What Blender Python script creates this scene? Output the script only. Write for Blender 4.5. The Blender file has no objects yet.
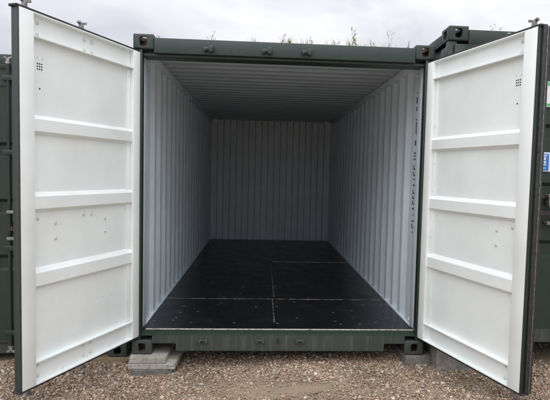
import bpy, bmesh, math, random
import numpy as np
from mathutils import Matrix, Vector

random.seed(7)
rng = np.random.default_rng(11)
scn = bpy.context.scene
C = scn.collection

# ------------------------------------------------------------------ camera
cam_d = bpy.data.cameras.new('camera')
cam = bpy.data.objects.new('camera', cam_d)
C.objects.link(cam)
cam_d.sensor_fit = 'HORIZONTAL'
cam_d.sensor_width = 36.0
cam_d.lens = 33.545
cam_d.shift_x = -0.0339
cam_d.shift_y = 0.0096
cam_d.clip_start = 0.05
cam_d.clip_end = 1500
r_ = Vector((0.99772889, -0.06298496, 0.02387387))
u_ = Vector((-0.01989566, 0.06304931, 0.99781208))
f_ = Vector((0.06435238, 0.99602092, -0.06165299))
M = Matrix((r_, u_, -f_)).transposed().to_4x4()
M.translation = Vector((-0.1871, -4.196, 1.5133))
cam.matrix_world = M
scn.camera = cam

# ------------------------------------------------------------------ sky and sun (overcast)
SUN_EL, SUN_AZ = math.radians(60), math.radians(200)     # azimuth clockwise from +Y (behind the camera, a little left)
world = bpy.data.worlds.new('World')
scn.world = world
world.use_nodes = True
nt = world.node_tree
for n in list(nt.nodes):
    nt.nodes.remove(n)
def N(tree, typ, **kw):
    n = tree.nodes.new(typ)
    for k, v in kw.items():
        setattr(n, k, v)
    return n
wo = N(nt, 'ShaderNodeOutputWorld')
bg = N(nt, 'ShaderNodeBackground')
sky = N(nt, 'ShaderNodeTexSky')
sky.sky_type = 'NISHITA'
sky.sun_disc = False
sky.sun_elevation = SUN_EL
sky.sun_rotation = SUN_AZ
sky.air_density = 1.0
sky.dust_density = 4.0
tc = N(nt, 'ShaderNodeTexCoord')
mp = N(nt, 'ShaderNodeMapping')
mp.inputs['Scale'].default_value = (1.6, 1.6, 3.2)
nz = N(nt, 'ShaderNodeTexNoise')
nz.inputs['Scale'].default_value = 2.1
nz.inputs['Detail'].default_value = 4.0
nz.inputs['Roughness'].default_value = 0.5
nz.inputs['Distortion'].default_value = 0.5
ramp = N(nt, 'ShaderNodeValToRGB')
ramp.color_ramp.elements[0].position = 0.38
ramp.color_ramp.elements[0].color = (4.85, 4.93, 5.5, 1)
ramp.color_ramp.elements[1].position = 0.64
ramp.color_ramp.elements[1].color = (6.8, 6.78, 6.95, 1)
# overcast sky gradient, steeper than the standard one so the doors get more light
sep = N(nt, 'ShaderNodeSeparateXYZ')
mx = N(nt, 'ShaderNodeMath', operation='MAXIMUM')
mx.inputs[1].default_value = 0.0
ma = N(nt, 'ShaderNodeMath', operation='MULTIPLY_ADD')
ma.inputs[1].default_value = 1.65
ma.inputs[2].default_value = 0.65
vm = N(nt, 'ShaderNodeVectorMath', operation='SCALE')
mixs = N(nt, 'ShaderNodeMix', data_type='RGBA')
mixs.inputs[0].default_value = 0.93                       # share of the sky that cloud covers
nt.links.new(tc.outputs['Generated'], mp.inputs['Vector'])
nt.links.new(mp.outputs['Vector'], nz.inputs['Vector'])
nt.links.new(nz.outputs['Fac'], ramp.inputs['Fac'])
nt.links.new(tc.outputs['Generated'], sep.inputs[0])
nt.links.new(sep.outputs['Z'], mx.inputs[0])
nt.links.new(mx.outputs[0], ma.inputs[0])
nt.links.new(ramp.outputs['Color'], vm.inputs[0])
nt.links.new(ma.outputs[0], vm.inputs['Scale'])
nt.links.new(sky.outputs['Color'], mixs.inputs[6])
nt.links.new(vm.outputs['Vector'], mixs.inputs[7])
nt.links.new(mixs.outputs[2], bg.inputs['Color'])
bg.inputs['Strength'].default_value = 0.10
nt.links.new(bg.outputs['Background'], wo.inputs['Surface'])

sd = bpy.data.lights.new('sun', 'SUN')
sd.energy = 1.2
sd.angle = math.radians(80)
sd.color = (1.0, 0.995, 0.985)
sun = bpy.data.objects.new('sun', sd)
C.objects.link(sun)
L = Vector((math.sin(SUN_AZ) * math.cos(SUN_EL), math.cos(SUN_AZ) * math.cos(SUN_EL), math.sin(SUN_EL)))
sun.rotation_euler = L.to_track_quat('Z', 'Y').to_euler()
sun.location = (0, -6, 12)

vs = scn.view_settings
vs.view_transform = 'Standard'
vs.look = 'None'
vs.exposure = 0.50
vs.gamma = 1.0
vs.use_curve_mapping = False
scn.cycles.diffuse_bounces = 5
scn.cycles.max_bounces = 8

# ------------------------------------------------------------------ materials
MAT = {}
def new_mat(name):
    m = bpy.data.materials.new(name)
    m.use_nodes = True
    t = m.node_tree
    b = t.nodes['Principled BSDF']
    MAT[name] = m
    return m, t, b

def noise(t, scale, detail=4, rough=0.55, vec=None, dist=0.0):
    n = N(t, 'ShaderNodeTexNoise')
    n.inputs['Scale'].default_value = scale
    n.inputs['Detail'].default_value = detail
    n.inputs['Roughness'].default_value = rough
    n.inputs['Distortion'].default_value = dist
    if vec is not None:
        t.links.new(vec, n.inputs['Vector'])
    return n.outputs['Fac']

def ramp2(t, fac, p0, c0, p1, c1):
    r = N(t, 'ShaderNodeValToRGB')
    e = r.color_ramp.elements
    e[0].position, e[0].color = p0, (*c0, 1)
    e[1].position, e[1].color = p1, (*c1, 1)
    t.links.new(fac, r.inputs['Fac'])
    return r.outputs['Color']

def mix(t, fac, a, b):
    m = N(t, 'ShaderNodeMix', data_type='RGBA')
    for v, i in ((fac, 0), (a, 6), (b, 7)):
        if hasattr(v, 'links') or hasattr(v, 'is_linked'):
            t.links.new(v, m.inputs[i])
        else:
            m.inputs[i].default_value = v if i == 0 else (*v, 1)
    return m.outputs[2]

def coords(t, scale=(1, 1, 1)):
    g = N(t, 'ShaderNodeNewGeometry')
    m = N(t, 'ShaderNodeMapping')
    m.inputs['Scale'].default_value = scale
    t.links.new(g.outputs['Position'], m.inputs['Vector'])
    return m.outputs['Vector']

def bump(t, b, h, strength, dist):
    n = N(t, 'ShaderNodeBump')
    n.inputs['Strength'].default_value = strength
    n.inputs['Distance'].default_value = dist
    t.links.new(h, n.inputs['Height'])
    t.links.new(n.outputs['Normal'], b.inputs['Normal'])

def paint(name, base, dirt, dirt_amt, rough, chips=None, chip_pos=0.70, streak=True, rust=0.0, relief=0.12):
    """painted steel: tone drift, vertical dirt streaks, chips"""
    m, t, b = new_mat(name)
    v = coords(t)
    drift = noise(t, 3.0, 5, 0.6, v)
    lo = tuple(c * (0.955 if base[0] > 0.8 else 0.90) for c in base); hi = tuple(min(1, c * 1.06) for c in base)
    col = ramp2(t, drift, 0.3, lo, 0.7, hi)
    if streak:
        sv = coords(t, (14, 14, 0.9))
        st = noise(t, 2.2, 5, 0.65, sv)
        k = ramp2(t, st, 0.50, (0, 0, 0), 0.78, (dirt_amt,) * 3)
        col = mix(t, k, col, dirt)
    sp = noise(t, 26.0, 6, 0.7, v)
    k2 = ramp2(t, sp, 0.66 if base[0] > 0.8 else 0.60, (0, 0, 0), 0.80, (dirt_amt * 0.8,) * 3)
    col = mix(t, k2, col, dirt)
    if chips:
        cn = noise(t, 60.0, 4, 0.6, v, 0.6)
        kc = ramp2(t, cn, chip_pos, (0, 0, 0), chip_pos + 0.02, (1, 1, 1))
        col = mix(t, kc, col, chips)
    if rust:
        rn = noise(t, 18.0, 6, 0.7, v, 0.8)
        kr = ramp2(t, rn, 0.62, (0, 0, 0), 0.70, (rust,) * 3)
        col = mix(t, kr, col, (0.17, 0.075, 0.035))
    t.links.new(col, b.inputs['Base Color'])
    rn2 = noise(t, 8.0, 4, 0.6, v)
    rr = N(t, 'ShaderNodeMapRange')
    rr.inputs['To Min'].default_value = rough - 0.08
    rr.inputs['To Max'].default_value = rough + 0.12
    t.links.new(rn2, rr.inputs['Value'])
    t.links.new(rr.outputs['Result'], b.inputs['Roughness'])
    bump(t, b, noise(t, 9.0, 3, 0.5, v), relief, 0.01)
    return m

paint('green_paint', (0.029, 0.046, 0.043), (0.11, 0.115, 0.105), 0.16, 0.45, chips=(0.30, 0.27, 0.22), chip_pos=0.79)
paint('green_paint_worn', (0.042, 0.054, 0.049), (0.17, 0.16, 0.14), 0.48, 0.55, chips=(0.24, 0.21, 0.17), chip_pos=0.70, rust=0.35, relief=0.3)
paint('green_paint_dark', (0.017, 0.034, 0.026), (0.06, 0.065, 0.055), 0.16, 0.45, chips=(0.2, 0.19, 0.16), chip_pos=0.80)
paint('green_rusty', (0.020, 0.038, 0.031), (0.06, 0.065, 0.055), 0.2, 0.55, chips=(0.2, 0.15, 0.10), chip_pos=0.72, rust=0.75)
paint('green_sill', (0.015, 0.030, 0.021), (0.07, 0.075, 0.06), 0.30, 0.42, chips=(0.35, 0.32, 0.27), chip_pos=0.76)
paint('white_paint', (0.825, 0.87, 0.86), (0.55, 0.53, 0.48), 0.10, 0.40, streak=False, relief=0.06)
paint('white_post', (0.815, 0.855, 0.845), (0.45, 0.42, 0.36), 0.20, 0.42, streak=False, chips=(0.30, 0.26, 0.21), chip_pos=0.745, relief=0.08)
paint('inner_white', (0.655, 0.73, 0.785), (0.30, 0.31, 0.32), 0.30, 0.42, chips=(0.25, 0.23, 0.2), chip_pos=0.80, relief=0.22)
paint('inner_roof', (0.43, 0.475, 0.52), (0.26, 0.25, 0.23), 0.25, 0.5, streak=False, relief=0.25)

m, t, b = new_mat('ply_floor')                      # black phenolic-faced plywood, scuffed
v = coords(t)
base = ramp2(t, noise(t, 2.0, 5, 0.6, v), 0.3, (0.0035, 0.0045, 0.0065), 0.75, (0.008, 0.0095, 0.0125))
k = ramp2(t, noise(t, 5.0, 8, 0.72, v, 0.7), 0.52, (0, 0, 0), 0.80, (0.28,) * 3)
base = mix(t, k, base, (0.07, 0.066, 0.058))
fl = N(t, 'ShaderNodeTexVoronoi'); fl.voronoi_dimensions = '2D'; fl.inputs['Scale'].default_value = 10.0
t.links.new(coords(t, (0.55, 1.0, 1.0)), fl.inputs['Vector'])
k = ramp2(t, fl.outputs['Distance'], 0.045, (1, 1, 1), 0.075, (0, 0, 0))
pick = N(t, 'ShaderNodeSeparateColor'); t.links.new(fl.outputs['Color'], pick.inputs[0])
kk = ramp2(t, pick.outputs[0], 0.60, (0, 0, 0), 0.95, (0.9,) * 3)
mm = N(t, 'ShaderNodeMix', data_type='RGBA', blend_type='MULTIPLY'); mm.inputs[0].default_value = 1
t.links.new(k, mm.inputs[6]); t.links.new(kk, mm.inputs[7])
base = mix(t, mm.outputs[2], base, (0.42, 0.37, 0.31))
t.links.new(base, b.inputs['Base Color'])
rr = N(t, 'ShaderNodeMapRange'); rr.inputs['To Min'].default_value = 0.16; rr.inputs['To Max'].default_value = 0.42
t.links.new(noise(t, 6.0, 6, 0.65, v), rr.inputs['Value']); t.links.new(rr.outputs['Result'], b.inputs['Roughness'])
b.inputs['Specular IOR Level'].default_value = 0.25
bump(t, b, noise(t, 160.0, 3, 0.5, v), 0.05, 0.002)

m, t, b = new_mat('joint_filler')
v = coords(t)
k = noise(t, 22.0, 5, 0.7, v)
t.links.new(ramp2(t, k, 0.40, (0.02, 0.02, 0.02), 0.58, (0.42, 0.37, 0.32)), b.inputs['Base Color'])
b.inputs['Roughness'].default_value = 0.8

m, t, b = new_mat('bare_edge')
v = coords(t)
t.links.new(ramp2(t, noise(t, 30.0, 4, 0.7, v), 0.36, (0.20, 0.14, 0.10), 0.52, (0.62, 0.60, 0.55)), b.inputs['Base Color'])
b.inputs['Roughness'].default_value = 0.6

m, t, b = new_mat('rubber')
v = coords(t)
t.links.new(ramp2(t, noise(t, 40.0, 4, 0.6, v), 0.3, (0.012, 0.012, 0.013), 0.75, (0.04, 0.04, 0.04)), b.inputs['Base Color'])
b.inputs['Roughness'].default_value = 0.55

m, t, b = new_mat('galvanised')
v = coords(t)
t.links.new(ramp2(t, noise(t, 35.0, 4, 0.6, v), 0.35, (0.15, 0.145, 0.14), 0.7, (0.42, 0.41, 0.40)), b.inputs['Base Color'])
b.inputs['Metallic'].default_value = 0.5
b.inputs['Roughness'].default_value = 0.5

m, t, b = new_mat('cavity')
v = coords(t)
t.links.new(ramp2(t, noise(t, 50.0, 4, 0.6, v), 0.4, (0.035, 0.025, 0.02), 0.65, (0.16, 0.10, 0.06)), b.inputs['Base Color'])
b.inputs['Roughness'].default_value = 0.85

def concrete(name, lo, hi):
    m, t, b = new_mat(name)
    v = coords(t)
    c = ramp2(t, noise(t, 14.0, 8, 0.7, v), 0.3, lo, 0.7, hi)
    k = ramp2(t, noise(t, 130.0, 3, 0.6, v), 0.58, (0, 0, 0), 0.68, (0.7,) * 3)
    c = mix(t, k, c, tuple(x * 0.45 for x in lo))
    k = ramp2(t, noise(t, 22.0, 6, 0.75, v, 1.0), 0.52, (0, 0, 0), 0.66, (0.65,) * 3)
    c = mix(t, k, c, tuple(x * 0.5 for x in lo))
    k = ramp2(t, noise(t, 9.0, 5, 0.7, v), 0.56, (0, 0, 0), 0.70, (0.5,) * 3)
    c = mix(t, k, c, (0.30, 0.24, 0.17))
    t.links.new(c, b.inputs['Base Color'])
    b.inputs['Roughness'].default_value = 0.9
    bump(t, b, noise(t, 90.0, 6, 0.7, v), 0.6, 0.006)
concrete('concrete_pale', (0.30, 0.285, 0.255), (0.54, 0.52, 0.47))
concrete('concrete_dark', (0.12, 0.117, 0.108), (0.23, 0.22, 0.20))
concrete('concrete_mid', (0.17, 0.165, 0.15), (0.32, 0.305, 0.28))

m, t, b = new_mat('old_wood')
v = coords(t, (3, 40, 40))
t.links.new(ramp2(t, noise(t, 3.0, 6, 0.7, v), 0.3, (0.16, 0.115, 0.07), 0.7, (0.36, 0.28, 0.18)), b.inputs['Base Color'])
b.inputs['Roughness'].default_value = 0.85
bump(t, b, noise(t, 3.0, 6, 0.7, v), 0.5, 0.004)

m, t, b = new_mat('dirt')
v = coords(t)
c = ramp2(t, noise(t, 1.3, 6, 0.65, v), 0.35, (0.27, 0.205, 0.14), 0.65, (0.48, 0.37, 0.245))
k = ramp2(t, noise(t, 150.0, 5, 0.7, v), 0.42, (0, 0, 0), 0.66, (1, 1, 1))
c = mix(t, k, c, (0.34, 0.285, 0.225))
k = ramp2(t, noise(t, 210.0, 3, 0.7, v), 0.60, (0, 0, 0), 0.70, (1, 1, 1))
c = mix(t, k, c, (0.05, 0.04, 0.033))
t.links.new(c, b.inputs['Base Color'])
b.inputs['Roughness'].default_value = 0.95
bump(t, b, noise(t, 120.0, 6, 0.75, v), 0.9, 0.012)

m, t, b = new_mat('gravel')
a = N(t, 'ShaderNodeVertexColor'); a.layer_name = 'tone'
v = coords(t)
k = ramp2(t, noise(t, 190.0, 4, 0.7, v), 0.35, (0.72,) * 3, 0.7, (1.15,) * 3)
mm = N(t, 'ShaderNodeMix', data_type='RGBA', blend_type='MULTIPLY'); mm.inputs[0].default_value = 1
t.links.new(a.outputs['Color'], mm.inputs[6]); t.links.new(k, mm.inputs[7])
t.links.new(mm.outputs[2], b.inputs['Base Color'])
b.inputs['Roughness'].default_value = 0.85

def plain(name, col, rough=0.6):
    m, t, b = new_mat(name)
    v = coords(t)
    t.links.new(ramp2(t, noise(t, 25.0, 4, 0.6, v), 0.3, tuple(c * 0.88 for c in col), 0.7, tuple(min(1, c * 1.05) for c in col)), b.inputs['Base Color'])
    b.inputs['Roughness'].default_value = rough
    return m
plain('sticker_white', (0.80, 0.82, 0.84), 0.4)
plain('sticker_green', (0.10, 0.50, 0.20), 0.4)
plain('sticker_blue', (0.03, 0.20, 0.62), 0.4)
plain('ink', (0.02, 0.02, 0.022), 0.6)
plain('faded_ink', (0.06, 0.062, 0.066), 0.6)
paint('bolt_paint', (0.64, 0.665, 0.65), (0.30, 0.28, 0.25), 0.4, 0.45, streak=False)
plain('weed_stem', (0.24, 0.22, 0.12), 0.8)
m = plain('weed_leaf', (0.20, 0.30, 0.08), 0.7)
plain('weed_dry', (0.30, 0.27, 0.16), 0.8)

# ------------------------------------------------------------------ mesh helpers
def link(name, me, parent=None, mats=()):
    o = bpy.data.objects.new(name, me)
    C.objects.link(o)
    if parent is not None:
        o.parent = parent
    for mm_ in mats:
        if mm_ not in [x.name for x in me.materials if x]:
            me.materials.append(MAT[mm_])
    return o

def mesh_from(bm, name):
    me = bpy.data.meshes.new(name)
    bm.to_mesh(me)
    bm.free()
    return me

def add_box(bm, x0, x1, y0, y1, z0, z1, mi=0):
    vs_ = [bm.verts.new(p) for p in ((x0, y0, z0), (x1, y0, z0), (x1, y1, z0), (x0, y1, z0), (x0, y0, z1), (x1, y0, z1), (x1, y1, z1), (x0, y1, z1))]
    fs = []
    for q in ((0, 3, 2, 1), (4, 5, 6, 7), (0, 1, 5, 4), (1, 2, 6, 5), (2, 3, 7, 6), (3, 0, 4, 7)):
        f = bm.faces.new([vs_[i] for i in q]); f.material_index = mi; fs.append(f)
    return vs_, fs

def soften(bm, w, seg=2):
    bmesh.ops.bevel(bm, geom=list(bm.edges), offset=w, segments=seg, profile=0.5, affect='EDGES', clamp_overlap=True)

def smooth_by_angle(me, deg=32):
    me.polygons.foreach_set('use_smooth', [True] * len(me.polygons))
    me.set_sharp_from_angle(angle=math.radians(deg))

def box(name, parent, mat, x0, x1, y0, y1, z0, z1, bev=0.004, seg=2):
    bm = bmesh.new()
    add_box(bm, min(x0, x1), max(x0, x1), min(y0, y1), max(y0, y1), z0, z1)
    if bev:
        soften(bm, bev, seg)
    me = mesh_from(bm, name)
    smooth_by_angle(me)
    return link(name, me, parent, (mat,))

def add_cyl(bm, p0, p1, r0, r1=None, n=12, cap=True, mi=0):
    r1 = r0 if r1 is None else r1
    p0, p1 = Vector(p0), Vector(p1)
    d = (p1 - p0).normalized()
    a = d.orthogonal().normalized(); c = d.cross(a)
    ra, rb = [], []
    for i in range(n):
        th = 2 * math.pi * i / n
        w = a * math.cos(th) + c * math.sin(th)
        ra.append(bm.verts.new(p0 + w * r0)); rb.append(bm.verts.new(p1 + w * r1))
    for i in range(n):
        f = bm.faces.new((ra[i], ra[(i + 1) % n], rb[(i + 1) % n], rb[i])); f.material_index = mi
    if cap:
        bm.faces.new(ra[::-1]).material_index = mi
        bm.faces.new(rb).material_index = mi

def finish(bm, name, parent, mats, deg=32):
    bmesh.ops.recalc_face_normals(bm, faces=bm.faces)
    me = mesh_from(bm, name)
    smooth_by_angle(me, deg)
    return link(name, me, parent, mats)

def sheet(bm, prof, axis_pts, place, thick_dir, thick=0.004):
    """corrugated sheet: prof = list of 2D points, extruded between two ends; inner faces slot 0, outer faces slot 1"""
    rows = []
    for off in (0.0, thick):
        for e in axis_pts:
            rows.append([bm.verts.new(place(a_, d_, e, off)) for a_, d_ in prof])
    i0, i1, o0, o1 = rows
    n = len(prof)
    for k_ in range(n - 1):
        f = bm.faces.new((i0[k_], i0[k_ + 1], i1[k_ + 1], i1[k_])); f.material_index = 0
        f = bm.faces.new((o0[k_], o1[k_], o1[k_ + 1], o0[k_ + 1])); f.material_index = 1
        bm.faces.new((i0[k_], o0[k_], o0[k_ + 1], i0[k_ + 1])).material_index = 1
        bm.faces.new((i1[k_], i1[k_ + 1], o1[k_ + 1], o1[k_])).material_index = 1
    bm.faces.new((i0[0], i1[0], o1[0], o0[0])).material_index = 1
    bm.faces.new((i0[-1], o0[-1], o1[-1], i1[-1])).material_index = 1

def corr(a0, a1, pitch_parts, depth, start_flat=0.0):
    """trapezoid wave from a0 to a1: (flat in, slope, flat out, slope)"""
    fi, s1, fo, s2 = pitch_parts
    pts = [(a0, 0.0)]
    a = a0 + start_flat
    while True:
        for dl, d in ((fi, 0.0), (s1, depth), (fo, depth), (s2, 0.0)):
            a += dl
            if a >= a1 - 0.02:
                pts.append((a1, pts[-1][1]))
                return pts
            pts.append((a, d))

def thing(name, label, cat, loc=(0, 0, 0), rz=0.0, group=None):
    o = bpy.data.objects.new(name, None)
    o.empty_display_size = 0.2
    C.objects.link(o)
    o.location = loc
    o.rotation_euler = (0, 0, rz)
    tag(o, label, cat, group)
    return o

def tag(o, label=None, cat=None, group=None, kind=None):
    if label: o['label'] = label
    if cat: o['category'] = cat
    if group: o['group'] = group
    if kind or cat: o['kind'] = kind or 'thing'
    return o

# ------------------------------------------------------------------ ground
def ground_z(x, y):
    xc = np.clip(x, -4.0, 4.0)
    z = -0.113 + 0.025 * xc
    z = z + 0.008 * np.sin(x * 2.1 + 0.5) * np.cos(y * 1.7) + 0.005 * np.sin(x * 5.3 + y * 4.1)
    return z

def axis_pts(lo, hi, step, far):
    near = list(np.arange(lo, hi + 1e-6, step))
    out, s, p = [], step, 0.0
    while p < far:
        s *= 1.6; p += s; out.append(p)
    return np.array([lo - q for q in out[::-1]] + near + [hi + q for q in out])
gx = axis_pts(-4, 4, 0.08, 300)
gy = axis_pts(-4.5, 2.5, 0.08, 300)
GX, GY = np.meshgrid(gx, gy)
GZ = ground_z(GX, GY) + rng.normal(0, 0.0022, GX.shape)
gv = np.stack([GX.ravel(), GY.ravel(), GZ.ravel()], 1)
nx = len(gx)
ii, jj = np.meshgrid(np.arange(nx - 1), np.arange(len(gy) - 1))
q = (jj * nx + ii).ravel()
gf = np.stack([q, q + 1, q + 1 + nx, q + nx], 1)
me = bpy.data.meshes.new('ground')
me.from_pydata(gv.tolist(), [], gf.tolist())
me.polygons.foreach_set('use_smooth', [True] * len(me.polygons))
g = link('ground', me, None, ('dirt',))
tag(g, kind='structure')

# ------------------------------------------------------------------ gravel
def gravel():
    base_bm = bmesh.new()
    bmesh.ops.create_icosphere(base_bm, subdivisions=1, radius=1.0)
    bv = np.array([v_.co[:] for v_ in base_bm.verts])
    bf = np.array([[v_.index for v_ in f.verts] for f in base_bm.faces])
    base_bm.free()
    def spots(x0, x1, y0, y1, per_m2):
        n = int((x1 - x0) * (y1 - y0) * per_m2)
        return np.stack([rng.uniform(x0, x1, n), rng.uniform(y0, y1, n)], 1)
    near = spots(-2.3, 2.3, -0.95, 0.6, 13500)
    rest = np.concatenate([spots(-4, 4, -3.2, -1.0, 700), spots(-4, -2.3, -1.0, 0.75, 900), spots(2.3, 4, -1.0, 0.75, 900)])
    P = np.concatenate([near, rest])
    # thinner where the sandy fines have washed out
    def patch(cx, cy, rx, ry):
        return np.exp(-(((P[:, 0] - cx) / rx) ** 2 + ((P[:, 1] - cy) / ry) ** 2))
    thin = 0.78 * patch(-0.06, -0.48, 0.45, 0.15) + 0.6 * patch(0.25, -0.42, 0.35, 0.07) + 0.5 * patch(-0.45, -0.30, 0.30, 0.09) + 0.45 * patch(-0.75, -0.50, 0.35, 0.08) + 0.4 * patch(0.7, -0.55, 0.40, 0.08) + 0.35 * patch(-1.5, -0.9, 0.35, 0.15)
    keep = rng.random(len(P)) > thin
    P = P[keep]; thin_k = thin[keep]
    n = len(P)
    size = np.clip(rng.lognormal(math.log(0.0040), 0.42, n), 0.0022, 0.018)
    big = rng.random(n) < 0.006
    size[big] = rng.uniform(0.010, 0.019, big.sum())
    sc = size[:, None] * np.stack([rng.uniform(0.85, 1.45, n), rng.uniform(0.7, 1.15, n), rng.uniform(0.5, 0.9, n)], 1)
    V = bv[None] * (1 + rng.uniform(-0.34, 0.34, (n, len(bv), 1))) * sc[:, None, :]
    az = rng.uniform(0, 2 * math.pi, n); tl = rng.normal(0, 0.45, n)
    ct, st = np.cos(tl)[:, None], np.sin(tl)[:, None]
    y = V[:, :, 1] * ct - V[:, :, 2] * st; z = V[:, :, 1] * st + V[:, :, 2] * ct; x = V[:, :, 0]
    ca, sa = np.cos(az)[:, None], np.sin(az)[:, None]
    X = x * ca - y * sa; Y = x * sa + y * ca
    gz = ground_z(P[:, 0], P[:, 1]) + size * rng.uniform(0.05, 0.75, n) + (rng.random(n) ** 3) * 0.007
    V = np.stack([X + P[:, 0:1], Y + P[:, 1:2], z + gz[:, None]], 2)
    F = (bf[None] + (np.arange(n) * len(bv))[:, None, None]).reshape(-1, 3)
    me = bpy.data.meshes.new('gravel')
    me.vertices.add(n * len(bv)); me.vertices.foreach_set('co', V.astype(np.float32).ravel())
    me.loops.add(len(F) * 3); me.loops.foreach_set('vertex_index', F.astype(np.int32).ravel())
    me.polygons.add(len(F)); me.polygons.foreach_set('loop_start', np.arange(0, len(F) * 3, 3, dtype=np.int32))
    me.update(calc_edges=True)
    pal = np.array([(0.30, 0.235, 0.18), (0.23, 0.175, 0.13), (0.36, 0.30, 0.24), (0.16, 0.115, 0.085), (0.25, 0.225, 0.20), (0.075, 0.055, 0.045), (0.48, 0.43, 0.375), (0.62, 0.59, 0.55), (0.21, 0.115, 0.075)])
    w = np.array([0.24, 0.20, 0.18, 0.13, 0.08, 0.08, 0.05, 0.012, 0.015]); w /= w.sum()
    c = pal[rng.choice(len(pal), n, p=w)] * rng.uniform(1.1, 1.85, (n, 1)) * np.array([1.02, 0.955, 0.885]) * rng.uniform(0.98, 1.02, (n, 3))
    lowf = 1 + 0.16 * np.sin(P[:, 0] * 3.1 + 1.0) * np.cos(P[:, 1] * 5.3 + P[:, 0]) + 0.12 * np.sin(P[:, 0] * 9.7 + P[:, 1] * 7.1)
    c = c * lowf[:, None]
    sand = np.clip(thin_k, 0, 1)[:, None]
    c = c * (1 - 0.55 * sand) + np.array([0.50, 0.385, 0.26]) * 0.55 * sand
    c[big] = c[big] * 0.4 + np.array([0.36, 0.33, 0.295]) * rng.uniform(0.5, 1.0, (big.sum(), 1))
    c = np.concatenate([np.clip(c, 0, 0.85), np.ones((n, 1))], 1)
    at = me.color_attributes.new('tone', 'FLOAT_COLOR', 'POINT')
    at.data.foreach_set('color', np.repeat(c, len(bv), 0).astype(np.float32).ravel())
    o = link('gravel', me, None, ('gravel',))
    tag(o, 'loose brown and grey gravel spread over the yard', 'gravel', kind='stuff')
gravel()

# ------------------------------------------------------------------ corner casting (shared mesh, four mirrored forms)
def casting_mesh(sx, sz):
    """local origin at the outer front corner; body runs towards -x*sx (inwards), +y, and -z (top) or +z (bottom)"""
    def mk(bm_fn):
        bm = bmesh.new(); bm_fn(bm)
        bmesh.ops.recalc_face_normals(bm, faces=bm.faces)
        me = mesh_from(bm, 'tmp'); o = bpy.data.objects.new('tmp', me); C.objects.link(o)
        return o
    def body(bm):
        add_box(bm, 0, 0.162, 0, 0.178, -0.118, 0)
        soften(bm, 0.011, 3)
    def cav(bm):
        add_box(bm, 0.028, 0.136, 0.028, 0.152, -0.094, -0.028)
    def hole_front(bm):
        pts = []
        w, h, cx, cz = 0.031, 0.037, 0.080, -0.058
        for i in range(20):
            th = 2 * math.pi * i / 20
            c_, s_ = math.cos(th), math.sin(th)
            e = 0.55
            pts.append((cx + w * math.copysign(abs(c_) ** e, c_), cz + h * math.copysign(abs(s_) ** e, s_)))
        a = [bm.verts.new((px, -0.02, pz)) for px, pz in pts]; b_ = [bm.verts.new((px, 0.05, pz)) for px, pz in pts]
        for i in range(20):
            bm.faces.new((a[i], a[(i + 1) % 20], b_[(i + 1) % 20], b_[i]))
        bm.faces.new(a[::-1]); bm.faces.new(b_)
    def hole_side(bm):
        add_box(bm, -0.02, 0.05, 0.056, 0.126, -0.092, -0.026); soften(bm, 0.012, 3)
    def hole_top(bm):
        add_box(bm, 0.046, 0.110, 0.032, 0.146, -0.05, 0.02); soften(bm, 0.02, 3)
    ob = mk(body)
    cut = [mk(f) for f in (cav, hole_front, hole_side, hole_top)]
    for c_ in cut:
        md = ob.modifiers.new('cut', 'BOOLEAN'); md.operation = 'DIFFERENCE'; md.object = c_; md.solver = 'EXACT'
    dg = bpy.context.evaluated_depsgraph_get()
    me = bpy.data.meshes.new_from_object(ob.evaluated_get(dg))
    for o in [ob] + cut:
        d_ = o.data; bpy.data.objects.remove(o); bpy.data.meshes.remove(d_)
    bm = bmesh.new(); bm.from_mesh(me)
    for f in bm.faces:
        c_ = f.calc_center_median()
        inside = 0.012 < c_.x < 0.15 and 0.012 < c_.y < 0.166 and -0.106 < c_.z < -0.012
        f.material_index = 1 if inside else 0
    for v_ in bm.verts:
        v_.co.x *= -sx
        v_.co.z *= (1 if sz > 0 else -1)
    if (-sx) * (1 if sz > 0 else -1) < 0:
        bmesh.ops.reverse_faces(bm, faces=bm.faces)
    bm.to_mesh(me); bm.free()
    me.name = 'corner_casting'
    return me
CAST = {(sx, sz): casting_mesh(sx, sz) for sx in (-1, 1) for sz in (-1, 1)}
for me in CAST.values():
    smooth_by_angle(me, 40)

# ------------------------------------------------------------------ doors
DW, DZ0, DZ1, DT = 1.165, 0.150, 2.446, 0.055     # width, bottom, top, thickness
RIBS = [(1.836, 1.811, 1.737, 1.712), (1.361, 1.334, 1.258, 1.233), (0.887, 0.855, 0.775, 0.750)]
BOLTS = {'left': [(0.995, 2.398), (0.996, 2.323), (0.589, 2.397), (0.515, 2.397), (0.589, 2.323), (0.515, 2.323),
                  (0.999, 1.194), (0.852, 1.155), (0.852, 1.056), (0.593, 1.194), (0.518, 1.193), (0.372, 1.152), (0.371, 1.055),
                  (1.012, 0.266), (1.012, 0.191), (0.603, 0.266), (0.531, 0.266), (0.603, 0.192), (0.531, 0.192)],
         'right': [(1.004, 2.395), (1.003, 2.321), (0.994, 1.194), (0.849, 1.160), (0.849, 1.060), (1.0, 0.269), (0.998, 0.187)]}
SCREWS = {'left': [(0.993, 2.188), (0.950, 2.188), (0.975, 2.002), (0.391, 0.568), (0.301, 0.566), (1.04, 0.168), (0.80, 0.168), (0.56, 0.168), (0.32, 0.168), (0.105, 1.70), (0.105, 2.24)],
          'right': [(0.960, 2.186), (1.004, 2.184), (0.980, 2.002), (0.098, 1.92), (0.098, 1.62), (0.098, 1.40), (0.098, 1.02)]}

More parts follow.
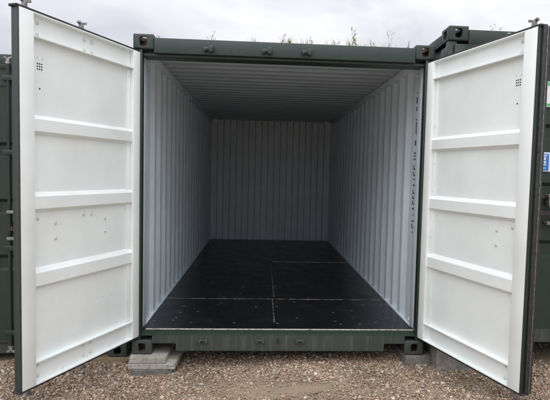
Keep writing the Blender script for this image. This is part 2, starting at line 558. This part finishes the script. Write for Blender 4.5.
def cam_shape(bm, x, y, z, s, up):
    """forked lock cam at the end of a rod"""
    add_box(bm, x - 0.014, x + 0.014, y - 0.012, y + 0.012, min(z, z + up * 0.045), max(z, z + up * 0.045))
    for sg, ln in ((-1, 0.040), (1, 0.027)):
        vs_, _ = add_box(bm, 0, ln, -0.011, 0.011, -0.008, 0.008)
        mtx = Matrix.Translation((x + sg * 0.006, y, z + up * 0.046)) @ Matrix.Rotation(-sg * up * 0.30, 4, 'Y') @ Matrix.Scale(sg, 4, (1, 0, 0))
        for v_ in vs_: v_.co = mtx @ v_.co
    vs_, _ = add_box(bm, -0.022, 0.022, -0.010, 0.010, -0.006, 0.006)
    for v_ in vs_: v_.co += Vector((x, y, z + up * 0.012))

def make_door(parent, side, hinge, rz, s, rods, open_=True, shell='green_paint', inner='white_paint', post='white_post', handle_u=0.86):
    """local x runs from hinge to free edge, the inner face looks along s*y"""
    Y = lambda n: s * n
    gp_ = shell
    edge_ = 'green_sill' if side == 'right' and open_ else gp_  # right open door: darker green stands in for shade on its edge
    # the corrugated panel is the door's own mesh
    prof = [(DZ0 + 0.14, -0.038)]
    for (a, b_, c_, d_) in RIBS[::-1]:
        prof += [(d_, -0.038), (c_, -0.008), (b_, -0.008), (a, -0.038)]
    prof += [(DZ1 - 0.14, -0.038)]
    bm = bmesh.new()
    sheet(bm, prof, (0.075, 1.058), lambda z_, n_, u__, off: (u__, Y(n_ - off), z_), None)
    door = finish(bm, 'door', parent, (inner, gp_), 20)
    door.location = hinge
    door.rotation_euler = (0, 0, rz)
    def part(name, mat, u0, u1, n0, n1, z0, z1, bev=0.004):
        return box(name, door, mat, u0, u1, Y(n0), Y(n1), z0, z1, bev)
    # posts: white inner cap in front of the green outer section
    for u0, u1, ue in ((0.0, 0.082, 0.082), (1.052, DW - 0.0035, DW)):
        part('frame_post', post, u0, u1, -0.040, 0.0, DZ0, DZ1, 0.003)
        part('post_back', edge_ if u0 > 0 else gp_, u0, ue, -DT, -0.0405, DZ0, DZ1, 0.002)
    part('post_edge', edge_, DW - 0.003, DW, -0.040, -0.0015, DZ0, DZ1, 0.001)
    part('panel_seam', inner, 0.083, 0.125, -0.0375, -0.031, DZ0 + 0.15, DZ1 - 0.15, 0.002)
    # channel rails, open to the inside
    for nm, z0, z1 in (('top_rail', DZ1 - 0.145, DZ1), ('bottom_rail', DZ0, DZ0 + 0.145)):
        bm = bmesh.new()
        lo, hi = 0.083, 1.051
        tt, tb = (0.007, 0.006)
        prof_ = [(z0, 0.0), (z0, -DT + 0.006), (z1, -DT + 0.006), (z1, 0.0), (z1 - tt, 0.0), (z1 - tt - 0.004, -0.034), (z0 + tb + 0.004, -0.034), (z0 + tb, 0.0)]
        a = [bm.verts.new((lo, Y(n_ - 0.0015), z_)) for z_, n_ in prof_]
        b_ = [bm.verts.new((hi, Y(n_ - 0.0015), z_)) for z_, n_ in prof_]
        n_p = len(prof_)
        for i in range(n_p):
            f = bm.faces.new((a[i], a[(i + 1) % n_p], b_[(i + 1) % n_p], b_[i]))
            f.material_index = 1 if i == 1 else 0
        bm.faces.new(a[::-1]); bm.faces.new(b_)
        finish(bm, nm, door, (inner, gp_), 20)
    # rubber gasket round the edge
    if open_:
        for z0, z1 in ((DZ1, DZ1 + 0.015), (DZ0 - 0.015, DZ0)):
            part('gasket', 'rubber', -0.004, DW + 0.010, -DT - 0.012, -0.005, z0, z1, 0.004)
        part('edge_bead', 'rubber', DW - 0.0045, DW + 0.001, -0.007, 0.0006, DZ0, DZ1, 0.001)
    if side == 'right':
        part('edge_seal', 'rubber', DW, DW + 0.014, -DT - 0.004, -0.030, DZ0 - 0.012, DZ1 + 0.012, 0.005)
        part('highlight_strip', 'galvanised', DW - 0.02, DW + 0.0165, -DT - 0.0085, -DT - 0.0045, DZ0, DZ1, 0.001)  # thin pale strip put in for the highlight line down the edge
        part('cover_strip', 'rubber' if open_ else gp_, DW - 0.05, DW + 0.019, -DT - 0.022, -DT - 0.009, DZ0 - 0.004, DZ1 + 0.004, 0.004)
    # lock rods with cams, guides and handles on the outer face
    yr = -DT - 0.036
    for ru in rods:
        bm = bmesh.new()
        add_cyl(bm, (ru, Y(yr), DZ0 - 0.035), (ru, Y(yr), DZ1 + 0.030), 0.0165, n=12)
        rod = finish(bm, 'lock_rod', door, ('galvanised' if open_ else gp_,))
        for zc, up in ((DZ1 + 0.028, 1), (DZ0 - 0.033, -1)):
            bm = bmesh.new(); cam_shape(bm, ru, Y(yr), zc, s, up)
            soften(bm, 0.002, 1)
            finish(bm, 'lock_cam', door, ('galvanised',))
        for zc in (2.36, 1.75, 0.95, 0.23):
            bm = bmesh.new()
            add_box(bm, ru - 0.045, ru + 0.045, min(Y(-DT - 0.001), Y(yr - 0.020)), max(Y(-DT - 0.001), Y(yr - 0.020)), zc - 0.022, zc + 0.022)
            soften(bm, 0.006, 2)
            finish(bm, 'rod_guide', door, ('galvanised' if open_ else gp_,))
        bm = bmesh.new()
        vs_, _ = add_box(bm, ru - 0.36, ru, min(Y(yr - 0.030), Y(yr - 0.018)), max(Y(yr - 0.030), Y(yr - 0.018)), 1.10, 1.135)
        add_cyl(bm, (ru, Y(yr), 1.07), (ru, Y(yr), 1.165), 0.026, n=12)
        finish(bm, 'lock_handle', door, ('rubber' if not open_ else 'green_paint_worn',))
    for u0, u1, d1, z0, z1 in ((-0.06, 0.06, 0.062, 1.242, 1.268), (-0.06, 0.06, 0.062, 1.02, 1.045), (-0.05, -0.005, 0.058, 1.17, 1.2415)):
        part('handle_keeper', 'galvanised', handle_u + u0, handle_u + u1, -DT - d1, -DT - 0.001, z0, z1, 0.003)
    # hinges
    for zc in (0.40, 0.95, 1.60, 2.20):
        bm = bmesh.new()
        add_box(bm, -0.004, 0.20, min(Y(-DT - 0.010), Y(-DT - 0.001)), max(Y(-DT - 0.010), Y(-DT - 0.001)), zc - 0.035, zc + 0.035)
        add_cyl(bm, (-0.006, Y(-DT - 0.004), zc - 0.055), (-0.006, Y(-DT - 0.004), zc + 0.055), 0.013, n=10)
        finish(bm, 'hinge', door, ('green_paint_worn',))
    if open_:
        # bolt heads on the inside
        bm = bmesh.new()
        add_cyl(bm, (0, 0, 0), (0, Y(0.003), 0), 0.0135, n=14)
        add_cyl(bm, (0, Y(0.003), 0), (0, Y(0.0085), 0), 0.0095, 0.006, n=12)
        add_cyl(bm, (0, Y(0.0085), 0), (0, Y(0.012), 0), 0.0045, 0.0035, n=8)
        bmesh.ops.recalc_face_normals(bm, faces=bm.faces)
        bme = mesh_from(bm, 'bolt'); smooth_by_angle(bme)
        for (u__, z_) in BOLTS[side]:
            on_rail = z_ > DZ1 - 0.14 or z_ < DZ0 + 0.14
            o = link('bolt', bme, door, ('bolt_paint',)); o.location = (u__, Y(-0.035 if on_rail else -0.0385), z_)
        bm = bmesh.new()
        add_cyl(bm, (0, 0, 0), (0, Y(0.0035), 0), 0.0065, 0.004, n=10)
        bmesh.ops.recalc_face_normals(bm, faces=bm.faces)
        sme = mesh_from(bm, 'screw'); smooth_by_angle(sme)
        dark = sme.copy()
        for (u__, z_) in SCREWS[side]:
            rail_n = -0.031 if u__ < 0.126 else (-0.035 if z_ < DZ0 + 0.14 else -0.0385)
            is_dark = 1.9 < z_ < 2.1 and u__ > 0.9
            o = link('screw', dark if is_dark else sme, door, ('green_paint_worn' if is_dark else 'bolt_paint',)); o.location = (u__, Y(rail_n), z_)
        # small vent: a plate of nine drilled holes
        bm = bmesh.new()
        vu, vz, st_ = (0.974 if side == 'left' else 0.980), 2.137, 0.0165
        for i in (-1, 0, 1):
            for j in (-1, 0, 1):
                add_cyl(bm, (vu + i * st_, Y(-0.0385), vz + j * st_), (vu + i * st_, Y(-0.0375), vz + j * st_), 0.0056, n=10)
        finish(bm, 'vent_hole_grid', door, ('ink',))
    return door

# ------------------------------------------------------------------ container
def container(root, interior, left_rz, right_rz, rods_l, rods_r, hinge_y=0.005, weathered=('green_paint', 'green_paint_worn'), shell='green_paint', rust_top=None):
    gp, gw = weathered
    gp = shell
    W, Hh, Ln = 1.219, 2.591, 6.058
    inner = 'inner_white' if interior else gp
    # castings
    for sx in (-1, 1):
        for sz in (1, -1):
            cm = CAST[(sx, sz)] if interior else CAST[(sx, sz)].copy()
            if not interior: cm.materials.clear()
            o = link('corner_casting', cm, root, ((rust_top or gp) if sz > 0 else gw, 'cavity'))
            o.location = (sx * W, -0.002, Hh if sz > 0 else 0.0)
            o2 = link('corner_casting', CAST[(-sx, sz)], root, (gp if sz > 0 else gw, 'cavity'))
            o2.location = (sx * W, Ln + 0.002, Hh if sz > 0 else 0.0); o2.rotation_euler = (0, 0, math.pi)
    for sx in (-1, 1):
        # front corner post: green outside, white return inside
        box('corner_post', root, 'green_sill' if interior else gp, sx * 1.147, sx * 1.215, 0.012, 0.075, 0.119, 2.472, 0.004)
        box('post_return', root, inner, sx * 1.152, sx * 1.205, 0.0755, 0.215, 0.194, 2.445, 0.004)
        box('corner_post', root, gp, sx * 1.165, sx * 1.215, 5.94, 6.045, 0.119, 2.472, 0.004)
        # side rails
        box('top_side_rail', root, inner, sx * 1.150, sx * 1.2075, 0.19, 5.93, 2.478, 2.536, 0.006)
        box('top_side_rail', root, gp, sx * 1.2085, sx * 1.2155, 0.18, 5.88, 2.474, 2.56, 0.003)
        box('bottom_side_rail', root, gw, sx * 1.168, sx * 1.2155, 0.18, 5.88, 0.02, 0.168, 0.004)
        box('wall_ledge', root, inner, sx * 1.1505, sx * 1.204, 0.216, 5.945, 0.1685, 0.1945, 0.002)
        # corrugated side wall, three welded sheets
        prof = corr(0.216, 5.945, (0.070, 0.068, 0.072, 0.068), 0.036, start_flat=0.10)
        third = len(prof) // 3
        third -= third % 4
        for k_ in range(3):
            a = k_ * third; e = (k_ + 1) * third + 1 if k_ < 2 else len(prof)
            bm = bmesh.new()
            sheet(bm, prof[a:e], (0.1690, 2.477), lambda y_, d_, z_, off: (sx * (1.166 + d_ + off), y_, z_), None)
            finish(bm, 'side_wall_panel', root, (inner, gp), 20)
    # end wall
    bm = bmesh.new()
    sheet(bm, corr(-1.164, 1.164, (0.1055, 0.004, 0.0095, 0.004), 0.048), (0.170, 2.53), lambda x_, d_, z_, off: (x_, 5.952 + d_ + off, z_), None)
    finish(bm, 'end_wall', root, (inner, gp), 20)
    for sx in (-1, 1):
        box('corner_gusset', root, inner, sx * 1.040, sx * 1.1655, 5.86, 5.951, 2.462, 2.536, 0.003)
    box('end_sill', root, gp, -1.05, 1.05, 6.0, 6.045, 0.02, 0.165, 0.004)
    box('end_header', root, gp, -1.05, 1.05, 6.0, 6.045, 2.45, 2.565, 0.004)
    # roof
    bm = bmesh.new()
    sheet(bm, corr(0.185, 5.99, (0.075, 0.030, 0.074, 0.030), 0.020), (-1.206, 1.206), lambda y_, d_, x_, off: (x_, y_, 2.5375 + d_ * 0.95 + off), None)
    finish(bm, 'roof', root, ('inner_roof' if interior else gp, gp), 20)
    # door header: deep box, slight front lip
    bm = bmesh.new()
    add_box(bm, -1.056, 1.056, 0.0, 0.178, 2.445, 2.563)
    soften(bm, 0.005, 2)
    finish(bm, 'door_header', root, (gp,))
    box('header_shade_lip', root, 'green_sill' if interior else gp, -1.146, 1.146, 0.030, 0.178, 2.422, 2.4445, 0.004)  # underside lip; darker green on the open container paints in its shade
    # front sill: rail with two notches, sloping tread above
    pts = [(-1.056, 0.093), (-0.862, 0.093), (-0.862, 0.030), (0.878, 0.030), (0.878, 0.093), (1.056, 0.093), (1.056, 0.1575), (-1.056, 0.1575)]
    bm = bmesh.new()
    a = [bm.verts.new((x, 0.0, z)) for x, z in pts]; b_ = [bm.verts.new((x, 0.045, z)) for x, z in pts]
    for i in range(len(pts)):
        bm.faces.new((a[i], b_[i], b_[(i + 1) % len(pts)], a[(i + 1) % len(pts)]))
    bm.faces.new(a); bm.faces.new(b_[::-1])
    bmesh.ops.recalc_face_normals(bm, faces=bm.faces)
    bmesh.ops.bevel(bm, geom=list(bm.edges), offset=0.003, segments=2, affect='EDGES')
    sill = finish(bm, 'front_sill', root, (gw,))
    bm = bmesh.new()
    prof_ = [(0.004, 0.158), (0.058, 0.1905), (0.075, 0.1905), (0.075, 0.158)]
    a = [bm.verts.new((-1.146, y, z)) for y, z in prof_]; b_ = [bm.verts.new((1.146, y, z)) for y, z in prof_]
    for i in range(4):
        bm.faces.new((a[i], b_[i], b_[(i + 1) % 4], a[(i + 1) % 4]))
    bm.faces.new(a[::-1]); bm.faces.new(b_)
    finish(bm, 'sill_tread', root, ('green_sill' if interior else gp,))
    if interior:
        box('worn_sill_edge', root, 'bare_edge', -1.120, 1.146, 0.0605, 0.078, 0.1908, 0.1960, 0.001)
        # cam keepers on header and sill
        for X_, zc, sgn in ((-0.627, 2.486, 1), (-0.160, 2.488, 1), (0.159, 2.490, 1), (-0.640, 0.118, -1), (-0.169, 0.118, -1), (0.165, 0.118, -1)):
            bm = bmesh.new()
            w_ = 0.040 if sgn > 0 else 0.036
            if sgn > 0:
                add_box(bm, X_ - w_, X_ + w_ - 0.004, -0.032, 0.001, zc - 0.012, zc + 0.014)
                add_box(bm, X_ - w_ + 0.003, X_ - w_ + 0.024, -0.038, 0.001, zc - 0.024, zc + 0.010)
                add_box(bm, X_ + w_ - 0.034, X_ + w_, -0.042, 0.001, zc - 0.026, zc + 0.026)
            else:
                add_box(bm, X_ - w_, X_ + w_, -0.022, 0.001, zc - 0.004, zc + 0.012)
                add_box(bm, X_ - w_, X_ - w_ + 0.016, -0.022, 0.001, zc - 0.020, zc - 0.002)
                add_box(bm, X_ + w_ - 0.020, X_ + w_, -0.022, 0.001, zc - 0.020, zc - 0.002)
            soften(bm, 0.008 if sgn > 0 else 0.004, 3)
            finish(bm, 'cam_keeper', root, (gp if sgn > 0 else gw,))
        bm = bmesh.new()
        add_box(bm, -0.030, -0.010, -0.0025, 0.001, 0.088, 0.138); soften(bm, 0.0012, 1)
        finish(bm, 'drain_slot', root, ('ink',))
    doors = []
    for side, sx, rz, s, rods in (('left', -1, left_rz, 1, rods_l), ('right', 1, right_rz, -1, rods_r)):
        doors.append(make_door(root, side, (sx * 1.162 if interior else sx * 1.17, hinge_y if interior else 0.045, 0), rz, s, rods, interior, shell,
                               'white_paint' if interior else gp, 'white_post' if interior else gp))
    return doors

GREY_C = 'green shipping containers in the storage row'
main = thing('storage_container', 'dark green storage container standing open, white corrugated inside and black floor', 'container', (0, 0, 0), 0, GREY_C)
ld, rd = container(main, True, -math.radians(112.53), -math.radians(74.2), (0.552, 1.035), (1.035,))
ld['label'] = 'left door swung open, white inside with three ribs and two lock rods'
rd['label'] = 'right door swung open, white inside with black edge seal'

# floor of the open container: plywood sheets with gaps filled
FZ = 0.193
XL, XR, XM = -1.152, 1.152, -0.045
rows = [(0.079, 1.118, [XM]), (1.122, 3.40, [XM + 0.02]), (3.404, 5.90, [0.10])]
for y0, y1, cuts in rows:
    xs = [XL] + cuts + [XR]
    for i in range(len(xs) - 1):
        box('floor_panel', main, 'ply_floor', xs[i] + 0.003, xs[i + 1] - 0.003, y0 + 0.003, y1 - 0.003, FZ - 0.028, FZ - 0.001 + 0.001 * ((i + 1) % 2), 0.0015, 1)
for (x0, x1, y0, y1) in ((XL, XR, 1.1155, 1.1245), (0.0, XR, 3.3985, 3.4055), (XM - 0.0025, XM + 0.0025, 0.30, 1.112), (XM + 0.0175, XM + 0.0225, 1.2, 3.3), (XL, -0.70, 3.399, 3.405)):
    box('floor_joint', main, 'bare_edge' if (y0 > 3 and x0 == 0.0) else 'joint_filler', x0, x1, y0, y1, FZ - 0.02, FZ + 0.0008, 0.0)
box('floor_edge', main, 'ply_floor', -1.166, 1.166, 0.10, 5.95, 0.150, FZ - 0.0285, 0.0)

# lashing rings along the base of the walls and one hook at the top
bm = bmesh.new()
R_, r2 = 0.017, 0.0045
ring = []
for i in range(14):
    th = 2 * math.pi * i / 14
    ring.append([bm.verts.new(((R_ + r2 * math.cos(p_)) * math.cos(th), r2 * math.sin(p_), (R_ + r2 * math.cos(p_)) * math.sin(th))) for p_ in [k * math.pi / 3 for k in range(6)]])
for i in range(14):
    for k in range(6):
        bm.faces.new((ring[i][k], ring[(i + 1) % 14][k], ring[(i + 1) % 14][(k + 1) % 6], ring[i][(k + 1) % 6]))
bmesh.ops.recalc_face_normals(bm, faces=bm.faces)
ring_me = mesh_from(bm, 'lashing_ring'); smooth_by_angle(ring_me, 60)
for sx, y_, z_ in ((1, 0.25, 0.235), (1, 1.37, 0.235), (1, 2.48, 0.235), (1, 4.15, 0.235), (-1, 0.25, 0.235), (-1, 1.37, 0.235), (-1, 2.48, 0.235), (-1, 4.15, 0.235), (1, 0.26, 2.39), (-1, 0.26, 2.39)):
    o = link('lashing_ring', ring_me, main, ('inner_white',)); o.location = (sx * 1.160, y_, z_); o.rotation_euler = (0, 0, random.uniform(-0.4, 0.4) + math.pi / 2 * 0.8)

# faded stencilled characters running down the wall by the right post (not legible in the photograph)
bm = bmesh.new()
rr_ = random.Random(5)
z = 2.25
def dab(y0, y1, z0, z1):
    add_box(bm, 1.1645, 1.1657, y0, y1, z0, z1)
TY = 0.268
for ln, gap, wide in ((0.012, 0.03, .5), (0.055, 0.03, .8), (0.035, 0.07, .6), (0.012, 0.015, 1), (0.105, 0.055, .5), (0.045, 0.06, 1)):
    dab(TY - 0.024 * wide, TY + 0.020 * wide, z - ln, z); z -= ln + gap
while z > 1.20:
    h_ = rr_.uniform(0.030, 0.045)
    k_ = rr_.randint(0, 3)
    dab(TY - 0.042, TY - 0.022, z - h_, z)
    if k_ in (0, 2): dab(TY - 0.022, TY + 0.036, z - 0.013, z)
    if k_ in (1, 2): dab(TY - 0.022, TY + 0.036, z - h_, z - h_ + 0.013)
    if k_ == 3: dab(TY - 0.022, TY + 0.036, z - h_ * 0.65, z - h_ * 0.30)
    if k_ == 1: dab(TY + 0.016, TY + 0.036, z - h_ + 0.013, z)
    z -= h_ + 0.015
dab(TY - 0.01, TY + 0.01, 1.165, 1.178); dab(TY - 0.036, TY + 0.036, 1.11, 1.124); dab(TY - 0.036, TY - 0.014, 1.085, 1.11); dab(TY + 0.014, TY + 0.036, 1.065, 1.09); dab(TY - 0.036, TY + 0.02, 1.052, 1.066); dab(TY - 0.01, TY + 0.01, 1.01, 1.024)
o = finish(bm, 'stencil_marks', main, ('faded_ink',))
o['label'] = 'faint black stencilled characters running down the white wall'

# neighbours
nl = thing('storage_container', 'closed green container set back at the far left, mostly hidden by the open door', 'container', (-2.545, 0.265, -0.118), 0, GREY_C)
container(nl, False, 0.0, math.pi, (0.50, 0.88), (0.50, 0.905), shell='green_paint_dark')
nr = thing('storage_container', 'closed green container at the far right, raised on a concrete block, with blue sticker', 'container', (2.498, -0.135, 0.128), 0, GREY_C)
container(nr, False, 0.0, math.pi, (0.45, 1.02), (0.45, 1.02), shell='green_paint_dark', rust_top='green_rusty')
# dark seal lines above and below the set-back container's closed doors
for z0, z1 in ((2.4405, 2.478), (0.120, 0.1495)):
    box('door_seal', nl, 'rubber', -1.04, 1.04, -0.014, -0.001, z0, z1, 0.004)
# stickers on the right neighbour (local coordinates)
def plate(name, mat, x0, x1, z0, z1, y, parent):
    return box(name, parent, mat, x0 - 2.488, x1 - 2.488, y, y - 0.0012, z0 - 0.128, z1 - 0.128, 0.0)
YS = 0.045 - DT + 0.0135
for nm, mat, x0, x1, z0, z1, dy in (('sticker', 'sticker_white', 2.09, 2.30, 2.100, 2.305, 0.0), ('sticker_print', 'sticker_green', 2.095, 2.295, 2.270, 2.300, 0.0014), ('sticker_print', 'sticker_green', 2.125, 2.26, 2.175, 2.212, 0.0014), ('sticker_print', 'sticker_green', 2.095, 2.295, 2.105, 2.128, 0.0014),
                                   ('sticker', 'sticker_white', 2.0, 2.152, 1.580, 1.735, 0.0), ('sticker_print', 'sticker_blue', 2.006, 2.138, 1.586, 1.722, 0.0014),
                                   ('sticker_print', 'sticker_white', 2.02, 2.122, 1.703, 1.712, 0.0028), ('sticker_print', 'sticker_white', 2.095, 2.110, 1.672, 1.696, 0.0028), ('sticker_print', 'sticker_white', 2.095, 2.112, 1.645, 1.664, 0.0028), ('sticker_print', 'sticker_white', 2.02, 2.118, 1.630, 1.638, 0.0028), ('sticker_print', 'sticker_white', 2.02, 2.112, 1.604, 1.610, 0.0028)):
    o = plate(nm, mat, x0, x1, z0, z1, 0.045 - 0.055 - 0.0008 - dy, nr)

# ------------------------------------------------------------------ blocks under the corners
def slab(name, label, cat, mat, x0, x1, y0, y1, z0, z1, rot=0.0, chip=0.005, tilt=(0, 0), group=None):
    bm = bmesh.new()
    cx, cy = (x0 + x1) / 2, (y0 + y1) / 2
    hx, hy, hz = (x1 - x0) / 2, (y1 - y0) / 2, (z1 - z0)
    add_box(bm, -hx, hx, -hy, hy, 0, hz)
    bmesh.ops.subdivide_edges(bm, edges=list(bm.edges), cuts=9, use_grid_fill=True)
    rr2 = random.Random(len(label) * 7 + int(x1 * 100))
    for v_ in bm.verts:
        on = (abs(abs(v_.co.x) - hx) < 1e-4) + (abs(abs(v_.co.y) - hy) < 1e-4) + (v_.co.z < 1e-4 or v_.co.z > hz - 1e-4)
        if on >= 2:
            k = rr2.random() ** 2 * chip * 2
            v_.co.x -= math.copysign(k, v_.co.x) * (abs(abs(v_.co.x) - hx) < 1e-4)
            v_.co.y -= math.copysign(k, v_.co.y) * (abs(abs(v_.co.y) - hy) < 1e-4)
            if v_.co.z > hz - 1e-4: v_.co.z -= k * 0.7
    o = finish(bm, name, None, (mat,), 35)
    o.location = (cx, cy, z0)
    o.rotation_euler = (tilt[0], tilt[1], rot)
    tag(o, label, cat, group)
    return o
SG = 'concrete slabs propping up the containers'
slab('concrete_slab', 'dark concrete slab lying on the gravel, lowest of the left stack', 'slab', 'concrete_dark', -1.20, -0.88, -0.085, 0.36, -0.150, -0.098, 0.02, group=SG)
slab('concrete_slab', 'pale wide concrete slab, middle one of the left stack', 'slab', 'concrete_pale', -1.225, -0.845, -0.075, 0.50, -0.0975, -0.050, -0.03, group=SG)
slab('concrete_slab', 'pale concrete slab on top of the left stack, touching the corner casting', 'slab', 'concrete_pale', -1.225, -0.93, -0.07, 0.45, -0.0495, -0.001, 0.0, group=SG)
slab('concrete_slab', 'thin grey concrete slab under the right corner of the open container', 'slab', 'concrete_dark', 1.045, 1.285, -0.02, 0.50, -0.095, -0.003, 0.06, group=SG)
slab('concrete_block', 'thick grey concrete block beneath the closed container, half behind right door', 'block', 'concrete_mid', 1.295, 1.66, -0.165, 0.20, -0.10, 0.126, -0.08, group=SG)
slab('wooden_plank', 'weathered wooden plank under the left neighbour container corner', 'plank', 'old_wood', -1.80, -1.29, 0.235, 0.42, -0.175, -0.120, 0.0, 0.003)

# ------------------------------------------------------------------ weeds on the roofs
def weed(px, py, pz, top, label, seed, leafy=0.5, lean=0.0, branches=4, dry=False, spread=0.035):
    rw = random.Random(seed)
    h = top - pz
    root = thing('weed_plant', label, 'weed', (px, py, pz), 0, 'weeds growing on the container roofs')
    bm = bmesh.new(); lm = bmesh.new()
    def leaf(p, d, ln):
        d = d.normalized(); sd_ = d.cross(Vector((rw.uniform(-1, 1), rw.uniform(-1, 1), 0.6))).normalized()
        w = ln * rw.uniform(0.20, 0.34)
        pts = [p, p + d * ln * 0.45 + sd_ * w, p + d * ln, p + d * ln * 0.45 - sd_ * w]
        lm.faces.new([lm.verts.new(q_) for q_ in pts])
    def stalk(p, d, ln, r0, depth):
        n = 5
        for i in range(n):
            d2 = (d + Vector((rw.uniform(-1, 1), rw.uniform(-1, 1), rw.uniform(-0.2, 0.5))) * 0.16).normalized()
            p2 = p + d2 * ln / n
            add_cyl(bm, p, p2, r0 * (1 - i / n * 0.7), r0 * (1 - (i + 1) / n * 0.7), n=5, cap=False)
            if rw.random() < leafy + 0.25 * (depth > 0):
                for _ in range(rw.randint(1, 3)):
                    leaf(p2, (d2 * 0.5 + Vector((rw.uniform(-1, 1), rw.uniform(-1, 1), rw.uniform(-0.1, 0.7)))), rw.uniform(0.005, 0.011) * (1.0 if dry else 1.4))
            if depth < 1 and i >= 1 and rw.random() < branches / 5:
                stalk(p2, (d2 + Vector((rw.uniform(-1.1, 1.1), rw.uniform(-1, 1), rw.uniform(0, 0.5)))).normalized(), ln * rw.uniform(0.15, 0.34), r0 * 0.55, depth + 1)
            p, d = p2, d2
        leaf(p, d, 0.012)
    for k in range(rw.randint(2, 3)):
        stalk(Vector((rw.uniform(-spread, spread) * (k > 0), rw.uniform(-0.02, 0.02), 0)), Vector((lean + rw.uniform(-0.15, 0.15), rw.uniform(-0.1, 0.1), 1)).normalized(), h * (1.0 if k == 0 else rw.uniform(0.45, 0.8)), 0.0015, 0)
    tag(finish(bm, 'stem', root, ('weed_dry' if dry else 'weed_stem',)), kind='stuff')
    me = mesh_from(lm, 'leaves')
    tag(link('leaves', me, root, ('weed_dry' if dry else 'weed_leaf',)), kind='stuff')

K = 0.9255
W_ = [(-1.142, 2.64, 'short dry weed sprig just right of the top left corner casting', 0.2, 0.05, 2, True),
      (-0.635, 2.665, 'thin leaning dry weed stalk above the left lock keeper', 0.15, -0.25, 2, True),
      (-0.262, 2.640, 'low dry weed tuft above the middle lock keeper, left of centre', 0.3, 0.1, 3, True),
      (-0.030, 2.672, 'bushy dry weed left of the roof centre, above the header', 0.5, 0.0, 5, True),
      (0.045, 2.640, 'low green weed close beside the bushy central one', 0.6, 0.2, 4, False),
      (0.215, 2.660, 'sparse dry weed between centre and the tallest green weed', 0.4, 0.2, 4, True),
      (0.460, 2.665, 'drooping dry weed immediately left of the tallest green weed', 0.4, 0.3, 4, True),
      (0.622, 2.738, 'tallest weed on the open container roof, green leafy at its foot', 0.8, 0.0, 5, False),
      (0.790, 2.655, 'small pale weed right of the tallest green weed', 0.3, 0.1, 3, True),
      (0.968, 2.742, 'tall thin branching weed near the right end of the roof', 0.2, 0.0, 4, True),
      (1.120, 2.650, 'short weed beside the top right corner casting', 0.4, 0.0, 3, False)]
for i, (x, top, lab, lf, ln, br, dry) in enumerate(W_):
    px = (x + 0.187) * K - 0.187
    weed(px, 0.135 if abs(px) < 1.0 else 0.16, 2.560, top - 0.022, lab, 40 + i, lf, ln, br, dry)
weed(1.728, 0.05, 2.688, 2.79, 'lone weed on the roof of the right neighbour container', 77, 0.4, 0.0, 3, True)

# low grass tufts rooted in the gutter behind the header
def grass(px, py, pz, h, n, label, seed):
    rw = random.Random(seed)
    root = thing('grass_tuft', label, 'grass', (px, py, pz), 0, 'grass tufts behind the door header')
    bm = bmesh.new()
    for _ in range(n):
        p = Vector((rw.gauss(0, 0.030), rw.gauss(0, 0.012), 0)); d = Vector((rw.gauss(0, 0.35), rw.gauss(0, 0.2), 1)).normalized()
        ln = h * rw.uniform(0.5, 1.1); w = 0.0014; side = Vector((1, 0, 0)) if rw.random() < 0.7 else Vector((0, 1, 0))
        prev = None
        for i in range(5):
            k = i / 4
            c = p + d * ln * k + Vector((d.x, d.y, -0.25)) * ln * 0.5 * k * k
            cur = (bm.verts.new(c - side * w * (1.05 - k)), bm.verts.new(c + side * w * (1.05 - k)))
            if prev: bm.faces.new((prev[0], prev[1], cur[1], cur[0]))
            prev = cur
    me = mesh_from(bm, 'blades')
    tag(link('blades', me, root, ('weed_leaf' if seed % 2 else 'weed_dry',)), kind='stuff')
for i, (x, h, n, lab) in enumerate([(-0.27, 0.055, 14, 'sparse dry grass tuft left of the roof centre'), (0.02, 0.075, 26, 'green grass tuft near the middle of the header top'), (0.19, 0.060, 18, 'dry grass tuft right of the header middle'),
                                   (0.42, 0.055, 16, 'short green grass tuft left of the tallest weed'), (0.60, 0.085, 30, 'dense dry grass around the foot of the tallest weed'), (0.72, 0.055, 16, 'short green grass tuft right of the tallest weed'), (0.92, 0.060, 16, 'dry grass tuft below the thin branching weed')]):
    grass((x + 0.187) * K - 0.187, 0.12, 2.561, h + 0.045, int(n * 1.6), lab, 91 + i)
